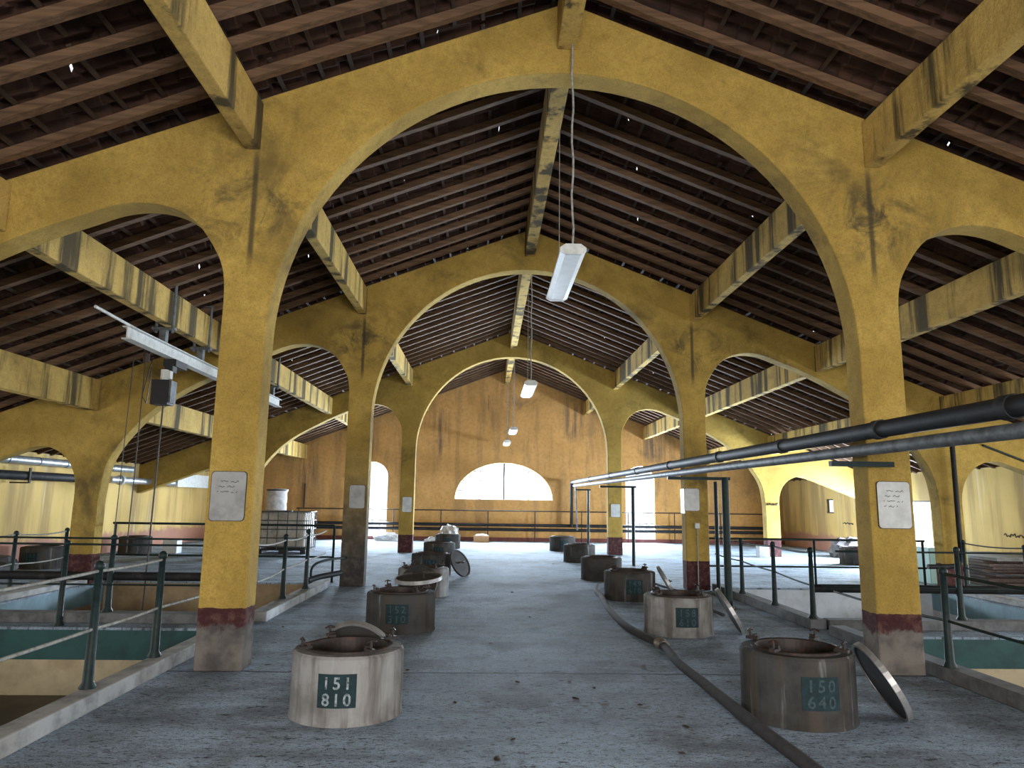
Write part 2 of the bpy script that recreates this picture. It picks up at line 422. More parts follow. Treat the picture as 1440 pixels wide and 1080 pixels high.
bars = [(-.07, 1.655, -.07, 3.15, .065)]
for z in (2.03, 2.42, 2.80): bars.append((-.07 - lun_x(z), z, -.07 + lun_x(z), z, .020))
for x in (-1.05, .93): bars.append((x, 1.655, x, 1.655 + 1.5 * math.sqrt(1 - ((x + .07) / 2) ** 2), .020))
window('window_1', LUN, bars, 'wide half-round window high on the orange end wall')
for nm, x0, x1, lb in (('window_2', 4.95, 6.15, 'tall arched window on the right of the orange end wall'), ('window_3', -6.02, -4.82, 'tall arched window on the left of the orange end wall')):
    c = (x0 + x1) / 2
    window(nm, arched(x0, x1, .06, 2.52), [(c, .06, c, 3.1, .016), (x0, .78, x1, .78, .03), (x0, 1.9, x1, 1.9, .016), (x0, 2.5, x1, 2.5, .016)] + ([(x0 + .3, .06, x0 + .3, .78, .014), (x1 - .3, .06, x1 - .3, .78, .014)]), lb)
tag(MB().box(-HALF, HALF, Y4 - .05, Y4 - .001, 0.001, .15).build('baseboard_back', M['base']), 'maroon painted base strip along the orange end wall', kind='structure')

# side walls; openings near the camera are unseen, added to let light in
def rect(a0, a1, b0, b1): return [(a0, b0), (a1, b0), (a1, b1), (a0, b1)]
side_open = [rect(-4.6, -1.2, .9, 2.2), rect(.2, 3.6, .9, 2.2), rect(4.6, 8.0, .9, 2.2), rect(9.0, 12.4, .9, 2.2)]
top = EAVE + .04
bm = wall_with_holes(rect(YF, Y4 + .3, 0, top), side_open, -HALF - .3, -HALF, 'X')
tag(obj_from_bm('wall_left', bm, M['wall_side']), 'cream streaked plaster wall along the left aisle', kind='structure')
bm = wall_with_holes(rect(YF, Y4 + .3, 0, top), side_open + [rect(19.75, 23.2, .04, 1.78), rect(25.38, 25.90, 1.34, 1.84)], HALF, HALF + .12, 'X')
tag(obj_from_bm('wall_right', bm, M['wall_side']), 'cream streaked plaster wall along the right aisle', kind='structure')
def side_window(name, y0, y1, z0, z1, label, x=HALF):
    root = tag(empty(name, (0, 0, 0), None, None), label, kind='structure'); xx = x + (.06 if x > 0 else -.14)
    m = MB(); w = .025
    m.box(xx - w, xx + w, y0, y1, z0, z0 + .04); m.box(xx - w, xx + w, y0, y1, z1 - .04, z1); m.box(xx - w, xx + w, y0, y0 + .04, z0, z1); m.box(xx - w, xx + w, y1 - .04, y1, z0, z1)
    if y1 - y0 > 1:
        for k in (1, 2): yy = y0 + (y1 - y0) * k / 3; m.box(xx - w, xx + w, yy - .02, yy + .02, z0, z1)
    m.build('window_frame', M['winframe'], root)
    MB().add([(xx, y0, z0), (xx, y1, z0), (xx, y1, z1), (xx, y0, z1)], [(0, 1, 2, 3)]).build('pane', M['glass'], root)
side_window('window_4', 19.75, 23.2, .04, 1.78, 'bright glazed opening in the right cream wall behind the near right column')  # near edge is real; hidden width and depth stretched to admit more light
side_window('window_5', 25.38, 25.90, 1.34, 1.84, 'small square window far along the right cream wall')

# ------------------------------------------------------------------ arched frames
half = [(HALF, roof(HALF))]                                   # going down the right half from the eave
third = catmull([(8.47, 1.3), (8.47, 1.75), (8.53, 2.03), (8.66, 2.25), (8.86, 2.42), (9.12, 2.50), (9.42, 2.45), (9.95, 2.26), (10.7, 1.98), (HALF, 1.68)], 4)[::-1]
side = catmull([(3.475, 3.2), (3.475, 3.65), (3.51, 3.90), (3.60, 4.10), (3.78, 4.35), (4.02, 4.51), (4.32, 4.575), (4.65, 4.54), (5.0, 4.41), (5.5, 4.21), (6.1, 3.91), (6.8, 3.51), (7.3, 3.10), (7.7, 2.62), (7.93, 2.18), (8.01, 1.65), (8.02, 1.2)], 4)[::-1]
RC, ZC = 3.03, 3.14
centre = [(RC * math.cos(a), ZC + RC * 1.005 * math.sin(a)) for a in [PI / 2 * k / 26 for k in range(27)]]
prof = half + third + [(8.47, 0), (8.02, 0)] + side + [(3.475, 0), (3.03, 0)] + centre
full = [(0, APEX)] + prof + [(-x, z) for x, z in reversed(prof[:-1])]
for nm, y, mat, lb in (('F1', Y1, 'frame1', 'nearest ochre plastered arch frame spanning the hall, maroon and bare grey column feet'),
                       ('F2', Y2, 'frame2', 'second ochre arch frame from the viewer with darkly soiled column feet'),
                       ('F3', Y3, 'frame3', 'farthest free-standing ochre arch frame before the orange end wall')):
    o = MB().prism(full, y, y + T).build('arch_frame', M[mat], bevel=.014)
    tag(o, lb, 'arch', 'ochre arch frames across the hall')
# longitudinal concrete beams, one per bay
bays = [(-3.0, Y1, 'running from overhead to the nearest arch frame'), (Y1 + T, Y2, 'between the nearest and the second arch frames'),
        (Y2 + T, Y3, 'between the second and the third arch frames'), (Y3 + T, Y4, 'between the third arch frame and the end wall')]
blines = [(0, .105, 6.46, 'ridge beam'), (-3.29, .08, 5.19, 'left nave beam'), (3.29, .08, 5.19, 'right nave beam'), (-5.78, .085, 4.22, 'left aisle beam'), (5.78, .085, 4.22, 'right aisle beam'),
          (-8.26, .095, 3.19, 'left outer beam'), (8.26, .095, 3.19, 'right outer beam')]
for bx, hw, bz, nm in blines:
    for y0, y1, where in bays:
        zt = min(roof(bx - hw), roof(bx + hw)) - .004 if bx else APEX - SL * hw - .004
        o = MB().box(bx - hw, bx + hw, y0 + .001, y1 - .001, bz, zt).build('concrete_beam', M['beam'], bevel=.012)
        tag(o, f'ochre concrete {nm} {where}', 'beam', 'longitudinal concrete beams under the roof')
# timber rafters down both slopes
def rafter_mesh(sgn, seed):
    rr = random.Random(seed); m = MB(); n = 14; L = HALF + .1; vs = []; fs = []
    for i in range(n + 1):
        x = .02 + L * i / n; dy = .018 * math.sin(i * .9 + seed) + rr.uniform(-.008, .008); w = .044 + rr.uniform(-.006, .008); d = .098 + rr.uniform(-.004, .004)
        zb = -SL * x + .004
        vs += [(sgn * x, dy - w, zb), (sgn * x, dy + w, zb), (sgn * x, dy + w, zb + d), (sgn * x, dy - w, zb + d)]
    for i in range(n):
        for k in range(4):
            a, b = i * 4 + k, i * 4 + (k + 1) % 4
            fs.append((a, b, b + 4, a + 4))
    fs += [(0, 1, 2, 3), tuple(n * 4 + k for k in (3, 2, 1, 0))]
    return m.add(vs, fs)
side_name = {-1: 'left', 1: 'right'}
protos = {}
for sgn in (-1, 1):
    for v in range(4):
        o = rafter_mesh(sgn, 3 + v * 5).build('roof_rafter', M['rafter']); protos[sgn, v] = o; o['unused'] = 1
rl = ['overhead in front of the nearest arch frame', 'between the nearest and second arch frames', 'between the second and third arch frames', 'between the third arch frame and the end wall']
used = set()
for bi, (y0, y1, _) in enumerate(bays):
    if bi == 0: y0 = .3
    n = max(2, round((y1 - y0) / .53)); 
    for sgn in (-1, 1):
        for k in range(n):
            y = y0 + (y1 - y0) * (k + .5) / n + R.uniform(-.05, .05)
            v = R.randrange(4)
            if (sgn, v) not in used: o = protos[sgn, v]; used.add((sgn, v))
            else: o = protos[sgn, v].copy(); COL.objects.link(o)
            o.location = (0, y, APEX)
            tag(o, f'dark timber rafter on the {side_name[sgn]} slope {rl[bi]}', 'rafter', f'{side_name[sgn]} rafters {rl[bi]}')
for o in protos.values():
    if 'unused' in o: del o['unused']
for o in bpy.data.objects:
    if 'unused' in o: del o['unused']

# ------------------------------------------------------------------ curbs round the pits
M['curb_dark'] = simple('dark_curb_concrete', (.16, .165, .17), .85, var=.5, sc=5, bs=.3)  # darker concrete tone for the right walkway curbs and cross curbs
def curb(x0, x1, y0, y1, h, label, mt='curb'):
    tag(MB().box(x0, x1, y0, y1, .001, h).build('pit_curb', M[mt], bevel=.015), label, 'curb', 'concrete curbs round the pits')
curb(-3.88, -3.70, 2.0, 9.36, .13, 'pale concrete curb along the near left pit')
curb(-3.84, -3.62, 9.86, 13.75, .13, 'pale concrete curb along the far left pit')
curb(3.52, 3.74, 2.0, 9.20, .13, 'grey concrete curb along the near right pit', 'curb_dark')
curb(3.48, 3.70, 9.62, 13.78, .13, 'grey concrete curb along the far right pit', 'curb_dark')
curb(-8.0, -3.86, 9.64, 9.855, .13, 'low cross curb between the two left pits', 'curb_dark')
curb(3.72, 8.0, 9.60, 9.795, .13, 'low cross curb between the two right pits', 'curb_dark')
for sg, nm in ((-1, 'left'), (1, 'right')):
    a, b = sorted((sg * 8.24, sg * 8.02))
    curb(a, b, 2.0, 7.09, .10, f'concrete curb on the outer side of the near {nm} pit')
    curb(a, b, 7.43, 13.78, .10, f'concrete curb on the outer side of the far {nm} pit')

# ------------------------------------------------------------------ railings
def railing(posts, rails, label, post_r=.033, h=.92, finial=True):
    """posts: (x,y,z0); rails: list of (list of points, radius, material)"""
    p0 = posts[0]
    root = empty('railing', (p0[0], p0[1], p0[2]), label, 'railing', 'green pipe railings round the pits')
    o0 = Vector(p0[:3])
    for p in posts:
        q = Vector(p[:3]) - o0; hh = p[3] if len(p) > 3 else h
        m = MB()
        m.lathe([(post_r * 1.9, .001), (post_r * 1.9, .012), (post_r * 1.25, .05), (post_r, hh * .45), (post_r * .86, hh - .03), (post_r * 1.2, hh - .02), (post_r * 1.2, hh + .012), (post_r * .6, hh + .035), (0.001, hh + .04)] if finial else
                [(post_r * 1.6, .001), (post_r * 1.6, .012), (post_r, .02), (post_r, hh), (.001, hh + .004)], 10, q, smooth=True)
        m.build('post', M['rail'], root)
    for pts, r, mt in rails:
        m = MB(); m.tube([Vector(p) - o0 for p in pts], r, 8); m.build('rail', M[mt], root)
    return root
Z = .131
def sag(a, b, d=.02, n=8): return [tuple(a[i] + (b[i] - a[i]) * k / n - (d * 4 * (k / n) * (1 - k / n) if i == 2 else 0) for i in range(3)) for k in range(n + 1)]
def chainpts(ps, d=.02):
    out = []
    for a, b in zip(ps, ps[1:]): out += sag(a, b, d)[(1 if out else 0):]
    return out
xl = -3.83
railing([(xl, 3.9, Z), (xl, 5.96, Z), (xl, 7.21 - .12, Z)], [(chainpts([(xl, 2.2, .60), (xl, 3.9, .58), (xl, 5.96, .57), (xl, 7.09, .57), (xl + .02, 9.3, .55)], .01), .014, 'rope'), (chainpts([(xl, 2.2, 1.01), (xl, 3.9, 1.01), (xl, 5.96, 1.01), (xl, 7.09, 1.01)], .01), .013, 'rope')],
        'dark green railing along the near left pit, before the front column')
railing([(xl + .06, 11.12, Z, .90), (xl + .1, 12.34, Z, .93)], [(chainpts([(xl + .02, 9.9, .98), (xl + .06, 11.12, .98), (xl + .1, 12.34, 1.0), (xl + .12, 13.6, 1.02)], .03), .013, 'rope'), (chainpts([(xl + .03, 9.95, .5), (xl + .06, 11.12, .56), (xl + .1, 12.34, .6), (xl + .12, 13.6, .62)], .02), .012, 'rope')],
        'dark green railing along the far left pit, behind the front column')
railing([(-6.05, 9.46, .001, 1.0), (-7.9, 9.46, .001, 1.0)], [([(-8.2, 9.46, .99), (-3.9, 9.46, .99)], .013, 'rail'), ([(-8.2, 9.46, .5), (-3.9, 9.46, .5)], .012, 'rail')],
        'green cross railing at the far edge of the near left pit')
railing([(-5.62, 9.75, Z, .93), (-7.7, 9.75, Z, .93)], [([(-8.2, 9.75, 1.05), (-3.9, 9.75, 1.05)], .013, 'rail')],
        'green cross railing on the curb of the far left pit', post_r=.036)
railing([(-3.74, 14.45, .001, 1.08), (-5.9, 14.45, .001, 1.08), (-7.95, 14.45, .001, 1.08)], [([(-8.0, 14.45, 1.08), (-3.74, 14.45, 1.08)], .022, 'rail'), ([(-8.0, 14.45, .48), (-3.74, 14.45, .48)], .018, 'rail')],
        'flat topped green railing behind the far left pit', post_r=.024, finial=False)
railing([(-8.36, 12.12, .001, .98), (-8.33, 13.5, .001, .98), (-8.36, 10.4, .001, .98)], [(chainpts([(-8.36, 9.2, .97), (-8.36, 10.4, .96), (-8.36, 12.12, .96), (-8.33, 13.5, .96)], .03), .012, 'rope'), (chainpts([(-8.36, 9.2, .5), (-8.36, 10.4, .5), (-8.36, 12.12, .5), (-8.33, 13.5, .5)], .03), .012, 'rope')],
        'green railing with pale rails on the outer side of the left pits')
xr = 3.57
railing([(xr, 6.88, Z, .87), (xr, 4.6, Z, .87)], [(chainpts([(xr, 2.4, .98), (xr, 4.6, .98), (xr, 6.88, .98)], .02), .014, 'rail'), (chainpts([(xr, 2.4, .55), (xr, 4.6, .55), (xr, 6.88, .55), (xr, 9.1, .55)], .02), .013, 'rail')],
        'dark green railing along the near right pit, beside the front column')
railing([(xr, 9.72, Z, .88), (xr - .02, 10.95, Z, .89), (xr - .03, 12.3, Z, .87)], [(chainpts([(xr, 9.72, .98), (xr - .02, 10.95, .99), (xr - .03, 12.3, .98), (xr - .03, 13.7, 1.0)], .02), .013, 'rail'), (chainpts([(xr, 9.72, .55), (xr - .02, 10.95, .62), (xr - .03, 12.3, .66), (xr - .03, 13.7, .68)], .01), .012, 'rail')],
        'dark green railing along the far right pit, behind the front column')
railing([(5.56, 9.7, Z, .91), (7.7, 9.7, Z, .91)], [([(3.7, 9.7, .55), (8.2, 9.7, .50)], .012, 'rail'), ([(3.9, 9.7, 1.0), (8.2, 9.7, 1.0)], .013, 'rail')],
        'green cross railing on the curb between the right pits', post_r=.036)
railing([(3.62, 14.4, .001, .93), (5.75, 14.4, .001, .93), (7.95, 14.4, .001, .93)], [([(3.62, 14.4, .93), (8.0, 14.4, .93)], .022, 'rail'), ([(3.62, 14.4, .40), (8.0, 14.4, .40)], .018, 'rail')],
        'flat topped green railing behind the far right pit', post_r=.024, finial=False)
railing([(8.12, 13.4, .001, .97), (8.12, 11.85, .001, .97), (8.12, 10.2, .001, .97)], [(chainpts([(8.12, 9.2, .96), (8.12, 10.2, .96), (8.12, 11.85, .95), (8.12, 13.4, .95)], .03), .012, 'rail'), (chainpts([(8.12, 9.2, .5), (8.12, 10.2, .5), (8.12, 11.85, .5), (8.12, 13.4, .5)], .03), .012, 'rail')],
        'green railing on the outer side of the right pits')
# thick stub pipes lying over the cross curbs
def simple_tube(name, pts, r, mt, label, cat, group=None, n=12):
    return tag(MB().tube(pts, r, n).build(name, M[mt]), label, cat, group)
simple_tube('pipe', [(-11.3, 9.88, .56), (-3.78, 9.88, .56)], .055, 'blackpipe', 'thick black pipe with closed end lying across the left pits', 'pipe')
simple_tube('pipe', [(11.3, 9.86, .50), (3.62, 9.86, .50)], .055, 'blackpipe', 'thick black pipe with closed end lying across the right pits', 'pipe')

# ------------------------------------------------------------------ vat hatches
def text_mesh(body, size):
    cu = bpy.data.curves.new('t', 'FONT'); cu.body = body; cu.size = size; cu.align_x = 'CENTER'; cu.space_character = 1.3; cu.offset = size * .016; cu.resolution_u = 3
    o = bpy.data.objects.new('t', cu); COL.objects.link(o)
    dg = bpy.context.evaluated_depsgraph_get(); me = o.evaluated_get(dg).to_mesh()
    vs = [tuple(v.co) for v in me.vertices]; fs = [tuple(p.vertices) for p in me.polygons]
    o.evaluated_get(dg).to_mesh_clear(); bpy.data.objects.remove(o); bpy.data.curves.remove(cu)
    return vs, fs
RH = .43; HH = .46
def bend(u, z, r): a = -PI / 2 + u / r; return (r * math.cos(a), r * math.sin(a), z)
def hatch(x, y, label, rows=None, r=RH, h=HH, clamps=True, faint=False, rot=0, pa=0, dark_tone=True, group='round concrete vat hatches'):
    root = empty('vat_hatch', (x, y, 0), label, 'vat hatch', group, rot)
    MB().lathe([(r - .12, .002), (r + .008, .002), (r, .03), (r, h - .02), (r - .018, h), (r - .10, h), (r - .12, h - .03)], 48, smooth=False, closed=True).build('collar', M['collar_dark' if dark_tone else 'collar'], root)
    MB().lathe([(r - .118, h - .10), (r - .085, h + .001), (r - .085, h + .018), (r - .108, h + .022), (r - .125, h + .016), (r - .135, h - .10)], 48, closed=True).build('iron_seat', M['iron'], root)
    MB().lathe([(.001, .03), (r - .123, .03)], 40).build('dark_bottom', M['black'], root)
    if clamps:
        for a in (35, 125, 215, 305):
            m = MB(); A = math.radians(a + pa); M3 = Matrix.Rotation(A, 3, 'Z')
            def T3(v): return M3 @ Vector(v)
            m.cbox(T3((r - .065, 0, h + .03)), (.10, .045, .022), M3)
            m.tube([T3((r - .045, 0, h + .03)), T3((r - .045, 0, h + .10))], .010, 8)
            m.tube([T3((r - .085, -.025, h + .05)), T3((r - .085, .025, h + .05))], .014, 8)
            m.tube([T3((r - .045, -.04, h + .085)), T3((r - .045, 0, h + .10)), T3((r - .045, .04, h + .085))], .008, 6)
            m.build('clamp', M['iron'], root)
    if rows:
        w = .140; zc = h * .52; hz = .115; n = 14
        m = MB(); vs = [bend(-w + 2 * w * k / n, zc + s * hz, r + .004) for s in (-1, 1) for k in range(n + 1)] + [bend(-w + 2 * w * k / n, zc + s * hz, r - .004) for s in (-1, 1) for k in range(n + 1)]
        N = n + 1
        fs = [(k, k + 1, N + k + 1, N + k) for k in range(n)]
        fs += [(2 * N + k, 3 * N + k, 3 * N + k + 1, 2 * N + k + 1) for k in range(n)]
        fs += [(N + k, N + k + 1, 3 * N + k + 1, 3 * N + k) for k in range(n)] + [(k, 2 * N + k, 2 * N + k + 1, k + 1) for k in range(n)]
        fs += [(0, N, 3 * N, 2 * N), (n, 2 * N + n, 3 * N + n, N + n)]
        m.add(vs, fs); pl = m.build('number_plate', M['teal'], root)
        d = MB()
        for i, t in enumerate(rows):
            vs, fs = text_mesh(t, .118)
            d.add([bend(a, zc + (.014 if i == 0 else -.098) + b, r + .0065) for a, b, c in vs], fs)
        d.build('stencilled_number', M['digit_faint'] if faint else M['digit'], pl)
    return root
hatch(-1.82, 5.86, 'round concrete vat hatch with teal plate numbered 151, nearest in the left row', ['151', '810'], r=.42, h=.475, dark_tone=False)
hatch(-1.83, 9.44, 'round concrete vat hatch under a tilted lid, second in the left row', ['152', '310'], faint=True)
hatch(-1.83, 12.72, 'round concrete vat hatch with a lid leaning on its front, third in the left row', None, dark_tone=False)
hatch(-1.95, 16.1, 'concrete vat hatch with a black lid leaning on its right, fourth in left row', ['154', '310'], faint=True, clamps=False)
hatch(-2.05, 20.3, 'concrete vat hatch fifth in left row, before the one with a pale bag', ['155', '310'], faint=True, clamps=False)
hatch(-2.07, 25.0, 'round concrete vat hatch with a pale bag on top, last in the left row', ['156', '310'], faint=True, clamps=False)
hatch(1.66, 5.80, 'round concrete vat hatch with drip stained teal plate, nearest in the right row', ['150', '640'], faint=True, r=.42, h=.50, pa=8)
hatch(1.68, 9.38, 'round concrete vat hatch with teal plate and leaning lid, second in the right row', ['158', '610'], faint=True, dark_tone=False)
hatch(1.68, 12.52, 'round concrete vat hatch touching the bend of the hose, third in the right row', ['149', '610'], faint=True)
hatch(1.68, 15.56, 'round concrete vat hatch fourth in the right row, just beyond the hose bend', None, clamps=False)
hatch(1.78, 20.0, 'round concrete vat hatch fifth in the right row near the farthest arch column', None, clamps=False)
hatch(1.78, 24.4, 'round concrete vat hatch last in the right row before the end wall', ['146', '610'], faint=True, clamps=False)
hatch(-10.6, 16.7, 'round concrete vat hatch by the left cream wall, half behind the outer column', ['161', '510'], faint=True, clamps=False)
hatch(-10.75, 21.3, 'dark concrete vat hatch by the left cream wall beside a white box', None, clamps=False)
hatch(9.55, 20.2, 'round concrete vat hatch in the right aisle seen past the front column', None, clamps=False)

def lid(c, normal, label, r=.31, t=.045, rim='lid_edge'):
    n = Vector(normal).normalized(); M3 = n.to_track_quat('Z', 'Y').to_matrix()
    root = empty('hatch_lid', c, label, 'hatch lid', 'iron lids of the vat hatches'); root.rotation_euler = M3.to_euler()
    MB().lathe([(.001, t * .2), (r * .55, t * .32), (r * .9, t * .1), (r * .93, t * .5), (r * .93, -t * .3), (.001, -t * .3)], 40).build('lid_disc', M['lid'], root)
    MB().lathe([(r * .93, -t * .5), (r, -t * .5), (r, t * .5), (r * .93, t * .5)], 40, closed=True).build('lid_rim', M[rim], root)
    m = MB(); m.tube([(-.09, 0, t * .2), (-.08, 0, t + .03), (.08, 0, t + .03), (.09, 0, t * .2)], .010, 8); m.build('lid_handle', M['iron'], root)
    return root
lid((2.285, 5.72, .275), (.86, -.12, .50), 'iron lid leaning against the right side of the nearest right hatch')
lid((2.315, 9.3, .272), (.86, -.12, .50), 'iron lid leaning against the right side of the second right hatch')
lid((2.315, 12.5, .272), (.86, -.10, .50), 'iron lid leaning against the third right hatch, before the column')
lid((-1.32, 15.95, .262), (.80, -.50, .52), 'black lid leaning against the right side of the fourth left hatch', rim='lid')
lid((-1.86, 12.09, .262), (-.10, -.86, .50), 'dark round lid leaning on the front of the third left hatch', rim='lid')
lid((-1.62, 9.40, .622), (-.06, -.10, 1.0), 'worn lid lying tilted on top of the second left hatch', r=.30)
lid((-1.86, 6.51, .285), (.12, .86, .42), 'dark lid leaning behind the nearest left hatch', r=.32)

# ------------------------------------------------------------------ hose on the floor
hp = catmull([(1.22, 3.2, .05), (1.20, 4.5, .05), (1.17, 5.3, .05), (1.16, 6.5, .05), (1.15, 7.4, .05), (1.20, 8.28, .05), (1.09, 8.9, .05), (1.03, 9.6, .05), (1.05, 10.7, .05), (1.12, 11.7, .05), (1.18, 12.4, .05), (1.20, 13.1, .05), (1.35, 13.9, .05)], 6)
hz = empty('floor_hose', (1.2, 8.3, 0), 'thick grey rubber hose lying along the right hatches with a metal coupling', 'hose')
MB().tube([Vector(p) - Vector((1.2, 8.3, 0)) for p in hp], .046, 12).build('hose_tube', M['hose'], hz)
d = Vector((-.11, .62, 0)).normalized(); m = MB(); m.tube([-d * .10 + Vector((0, 0, .055)), d * .02 + Vector((0, 0, .055)), d * .021 + Vector((0, 0, .055)), d * .07 + Vector((0, 0, .055))], [.056, .056, .068, .068], 14); m.build('coupling', M['brass'], hz)
simple_tube('thin_hose', catmull([(2.35, 18.5, .03), (2.51, 17.1, .03), (2.54, 15.7, .03), (2.61, 14.4, .03), (2.74, 13.2, .03), (2.62, 11.8, .03), (2.66, 10.6, .03)], 6), .022, 'hose', 'thin dark hose trailing past the second right column', 'hose')

# ------------------------------------------------------------------ overhead pipes on the right
pr = empty('pipe_run', (2.67, 11.0, 0), 'pair of long black overhead pipes on posts along the right hatches', 'pipe')
o0 = Vector((2.67, 11.0, 0))
def rel(ps): return [Vector(p) - o0 for p in ps]
MB().tube(rel([(2.67, 2.5, 2.25), (2.67, 29.4, 2.40), ]), .075, 14).tube(rel([(2.67, 29.35, 2.40), (2.67, 29.4, 2.3), (2.67, 29.4, .62)]), .065, 12).build('upper_pipe', M['blackpipe'], pr)
MB().tube(rel([(2.69, 2.5, 2.09), (2.72, 29.0, 2.25), ]), .055, 14).tube(rel([(2.8, 29.1, 2.25), (2.86, 29.1, .5)]), .035, 10).build('lower_pipe', M['greypipe'], pr)
for y in (4.6, 6.2, 8.3, 10.6, 13.5, 16.5, 20, 24):
    z = 2.25 + (y - 2.5) * .15 / 26.9
    MB().tube(rel([(2.67, y - .05, z), (2.67, y + .05, z)]), .086, 14).build('flange', M['blackpipe'], pr)
for x, y, w in ((3.13, 11.78, .062), (3.05, 18.9, .045), (2.62, 24.2, .04)):
    MB().tube(rel([(x, y, .002), (x, y, 2.04)]), w, 10).build('support_post', M['rail'], pr)
    MB().cbox(Vector(((x + 2.3) / 2 - .02, y, 2.015)) - o0, (abs(x - 2.3) + .2, .06, .05)).build('bracket', M['rail'], pr)
MB().cbox(Vector((2.86, 6.9, 2.005)) - o0, (.62, .06, .05)).build('bracket', M['rail'], pr)
simple_tube('support_pole', [(3.33, 12.9, .002), (3.33, 12.9, 2.0)], .035, 'rail', 'slim dark green pole beside the thick pipe support', 'pole')

# vertical black pipe on the second frame's right outer column
simple_tube('pipe', catmull([(8.27, 13.70, 2.95), (8.265, 13.70, 1.2), (8.26, 13.70, .72), (8.20, 13.70, .55), (8.05, 13.70, .50), (7.6, 13.70, .49)], 5), .045, 'blackpipe', 'black downpipe bending inward at the right outer column', 'pipe')
simple_tube('conduit', [(8.95, 13.80, 2.82), (11.2, 13.80, 1.98)], .022, 'rail', 'thin dark conduit slanting across the right outer arch', 'conduit')
# pipe elbow at the foot of the second left column
simple_tube('pipe', catmull([(-3.75, 12.5, .24), (-3.66, 12.9, .26), (-3.5, 13.3, .27), (-3.42, 13.6, .27)], 5), .05, 'blackpipe', 'short black pipe bend at the foot of the second left column', 'pipe')
simple_tube('handrail', catmull([(-3.78, 12.9, .16), (-3.78, 12.95, .42), (-3.62, 13.2, .52), (-3.35, 13.75, .53)], 5), .022, 'rail', 'bent green rail ending at the second left column', 'rail')

# ------------------------------------------------------------------ pipes and rail along the end wall
wr = empty('wall_railing', (0, Y4 - .25, 0), 'dark rail on posts with two thick pipes along the orange end wall', 'railing')
for z, r, mt in ((.655, .06, 'blackpipe'), (.475, .06, 'blackpipe')): MB().tube([(-8.4, 0, z), (10.9, 0, z)], r, 10).build('pipe', M[mt], wr)
MB().tube([(-8.4, 0, 1.215), (10.9, 0, 1.215)], .022, 8).build('rail', M['iron'], wr)
for k in range(11): x = -8.3 + k * 1.9; MB().tube([(x, 0, .002), (x, 0, 1.215)], .02, 8).build('post', M['iron'], wr)
simple_tube('conduit', [(-8.15, Y4 - .04, 1.25), (-8.15, Y4 - .04, 2.2)], .03, 'black', 'short black vertical pipe on the left of the end wall', 'conduit')

# left wall pipes
t = empty('wall_duct', (-11.2, 15.9, 2.36), 'silver duct high on the left cream wall', 'duct')
MB().tube([(0, -4, 0), (0, 5.7, 0)], .095, 16).build('duct_body', M['silver'], t)
for y in (.1, 1.2, 2.3, 3.4, 4.5): MB().tube([(0, y, 0), (0, y + .03, 0)], .101, 16).build('duct_band', M['greypipe'], t)
t = empty('wall_pipe', (-11.1, 13.0, 2.0), 'thick dark pipe on hangers below the silver duct', 'pipe')
MB().tube([(0, -2, 0), (0, 5.9, .02), (.05, 6.3, -.06), (.1, 6.6, -.22)], .10, 14).build('pipe_body', M['blackpipe'], t)
for y in (3.55, .8): MB().cbox((.11, y, .02), (.03, .06, .34)).cbox((-.1, y, -.14), (.40, .06, .03)).build('hanger', M['iron'], t)
t = empty('wall_pipe', (-11.15, 20.3, 2.04), 'pale flanged pipe ending in a white box casing on the left wall', 'pipe')
MB().tube([(0, 0, 0), (0, 4.1, 0)], .095, 14).build('pipe_body', M['silver'], t)
MB().tube([(0, .55, 0), (0, .65, 0)], .14, 14).build('flange', M['whitemetal'], t)
MB().box(-.12, .14, 4.1, 7.0, -.12, .32).build('casing', M['whitemetal'], t)

# ------------------------------------------------------------------ hoist under the left aisle beam
hx = -5.78
t = empty('hoist_rail', (hx, 12, 3.84), 'pale steel hoist rail hung under the left aisle beam', 'hoist rail')
def rb(m, x0, x1, y0, y1, z0, z1): return m.box(x0, x1, y0 - 12, y1 - 12, z0 - 3.84, z1 - 3.84)
m = MB(); rb(m, -.07, .07, 9.85, 17.2, 3.735, 3.752); rb(m, -.07, .07, 9.85, 17.2, 3.905, 3.92); rb(m, -.009, .009, 9.85, 17.2, 3.75, 3.907); m.build('i_beam', M['whitemetal'], t)
for y in (10.95, 12.4, 16.6):
    m = MB(); 
    for s in (-1, 1): m.tube([(s * .125, y - 12, 4.90 - 3.84), (s * .125, y - 12, 4.08 - 3.84)], .022, 8)
    rb(m, -.17, .17, y - .05, y + .05, 4.12, 4.16); rb(m, -.05, .05, y - .05, y + .05, 3.92, 4.12); rb(m, -.17, .17, y - .03, y + .03, 4.875, 4.90)
    m.build('beam_strap', M['greypipe'], t)
m = MB(); m.tube([(-.16, 9.3 - 12, 4.04 - 3.84), (-.16, 10.7 - 12, 4.0 - 3.84)], .022, 8); m.build('guide_bar', M['whitemetal'], t)
t = empty('chain_hoist', (hx, 11.1, 3.73), 'black electric chain hoist with hanging chains below the pale rail', 'hoist')
m = MB(); m.cbox((0, .35, -.06), (.20, .42, .11)).cbox((.0, .2, -.14), (.12, .16, .14)); m.build('trolley', M['black'], t)
MB().tube([(0, 0, -.2), (0, 0, -.36)], .055, 12).cbox((0.06, 0, -.28), (.09, .10, .12)).build('hook_block', M['whitemetal'], t)
MB().cbox((0, 0, -.56), (.26, .24, .38)).build('motor', M['black'], t)
MB().cbox((.145, 0, -.55), (.03, .2, .34)).build('motor_cover', M['greypipe'], t)
MB().tube([(0.02, 0, -.75), (.01, 0, -2.2), (.0, 0, -3.78)], .013, 6).build('chain', M['chain'], t)
MB().tube([(-.26, -.1, -.05), (-.26, -.1, -1.8), (-.27, -.1, -2.95)], .009, 6).build('pull_chain', M['chain'], t)
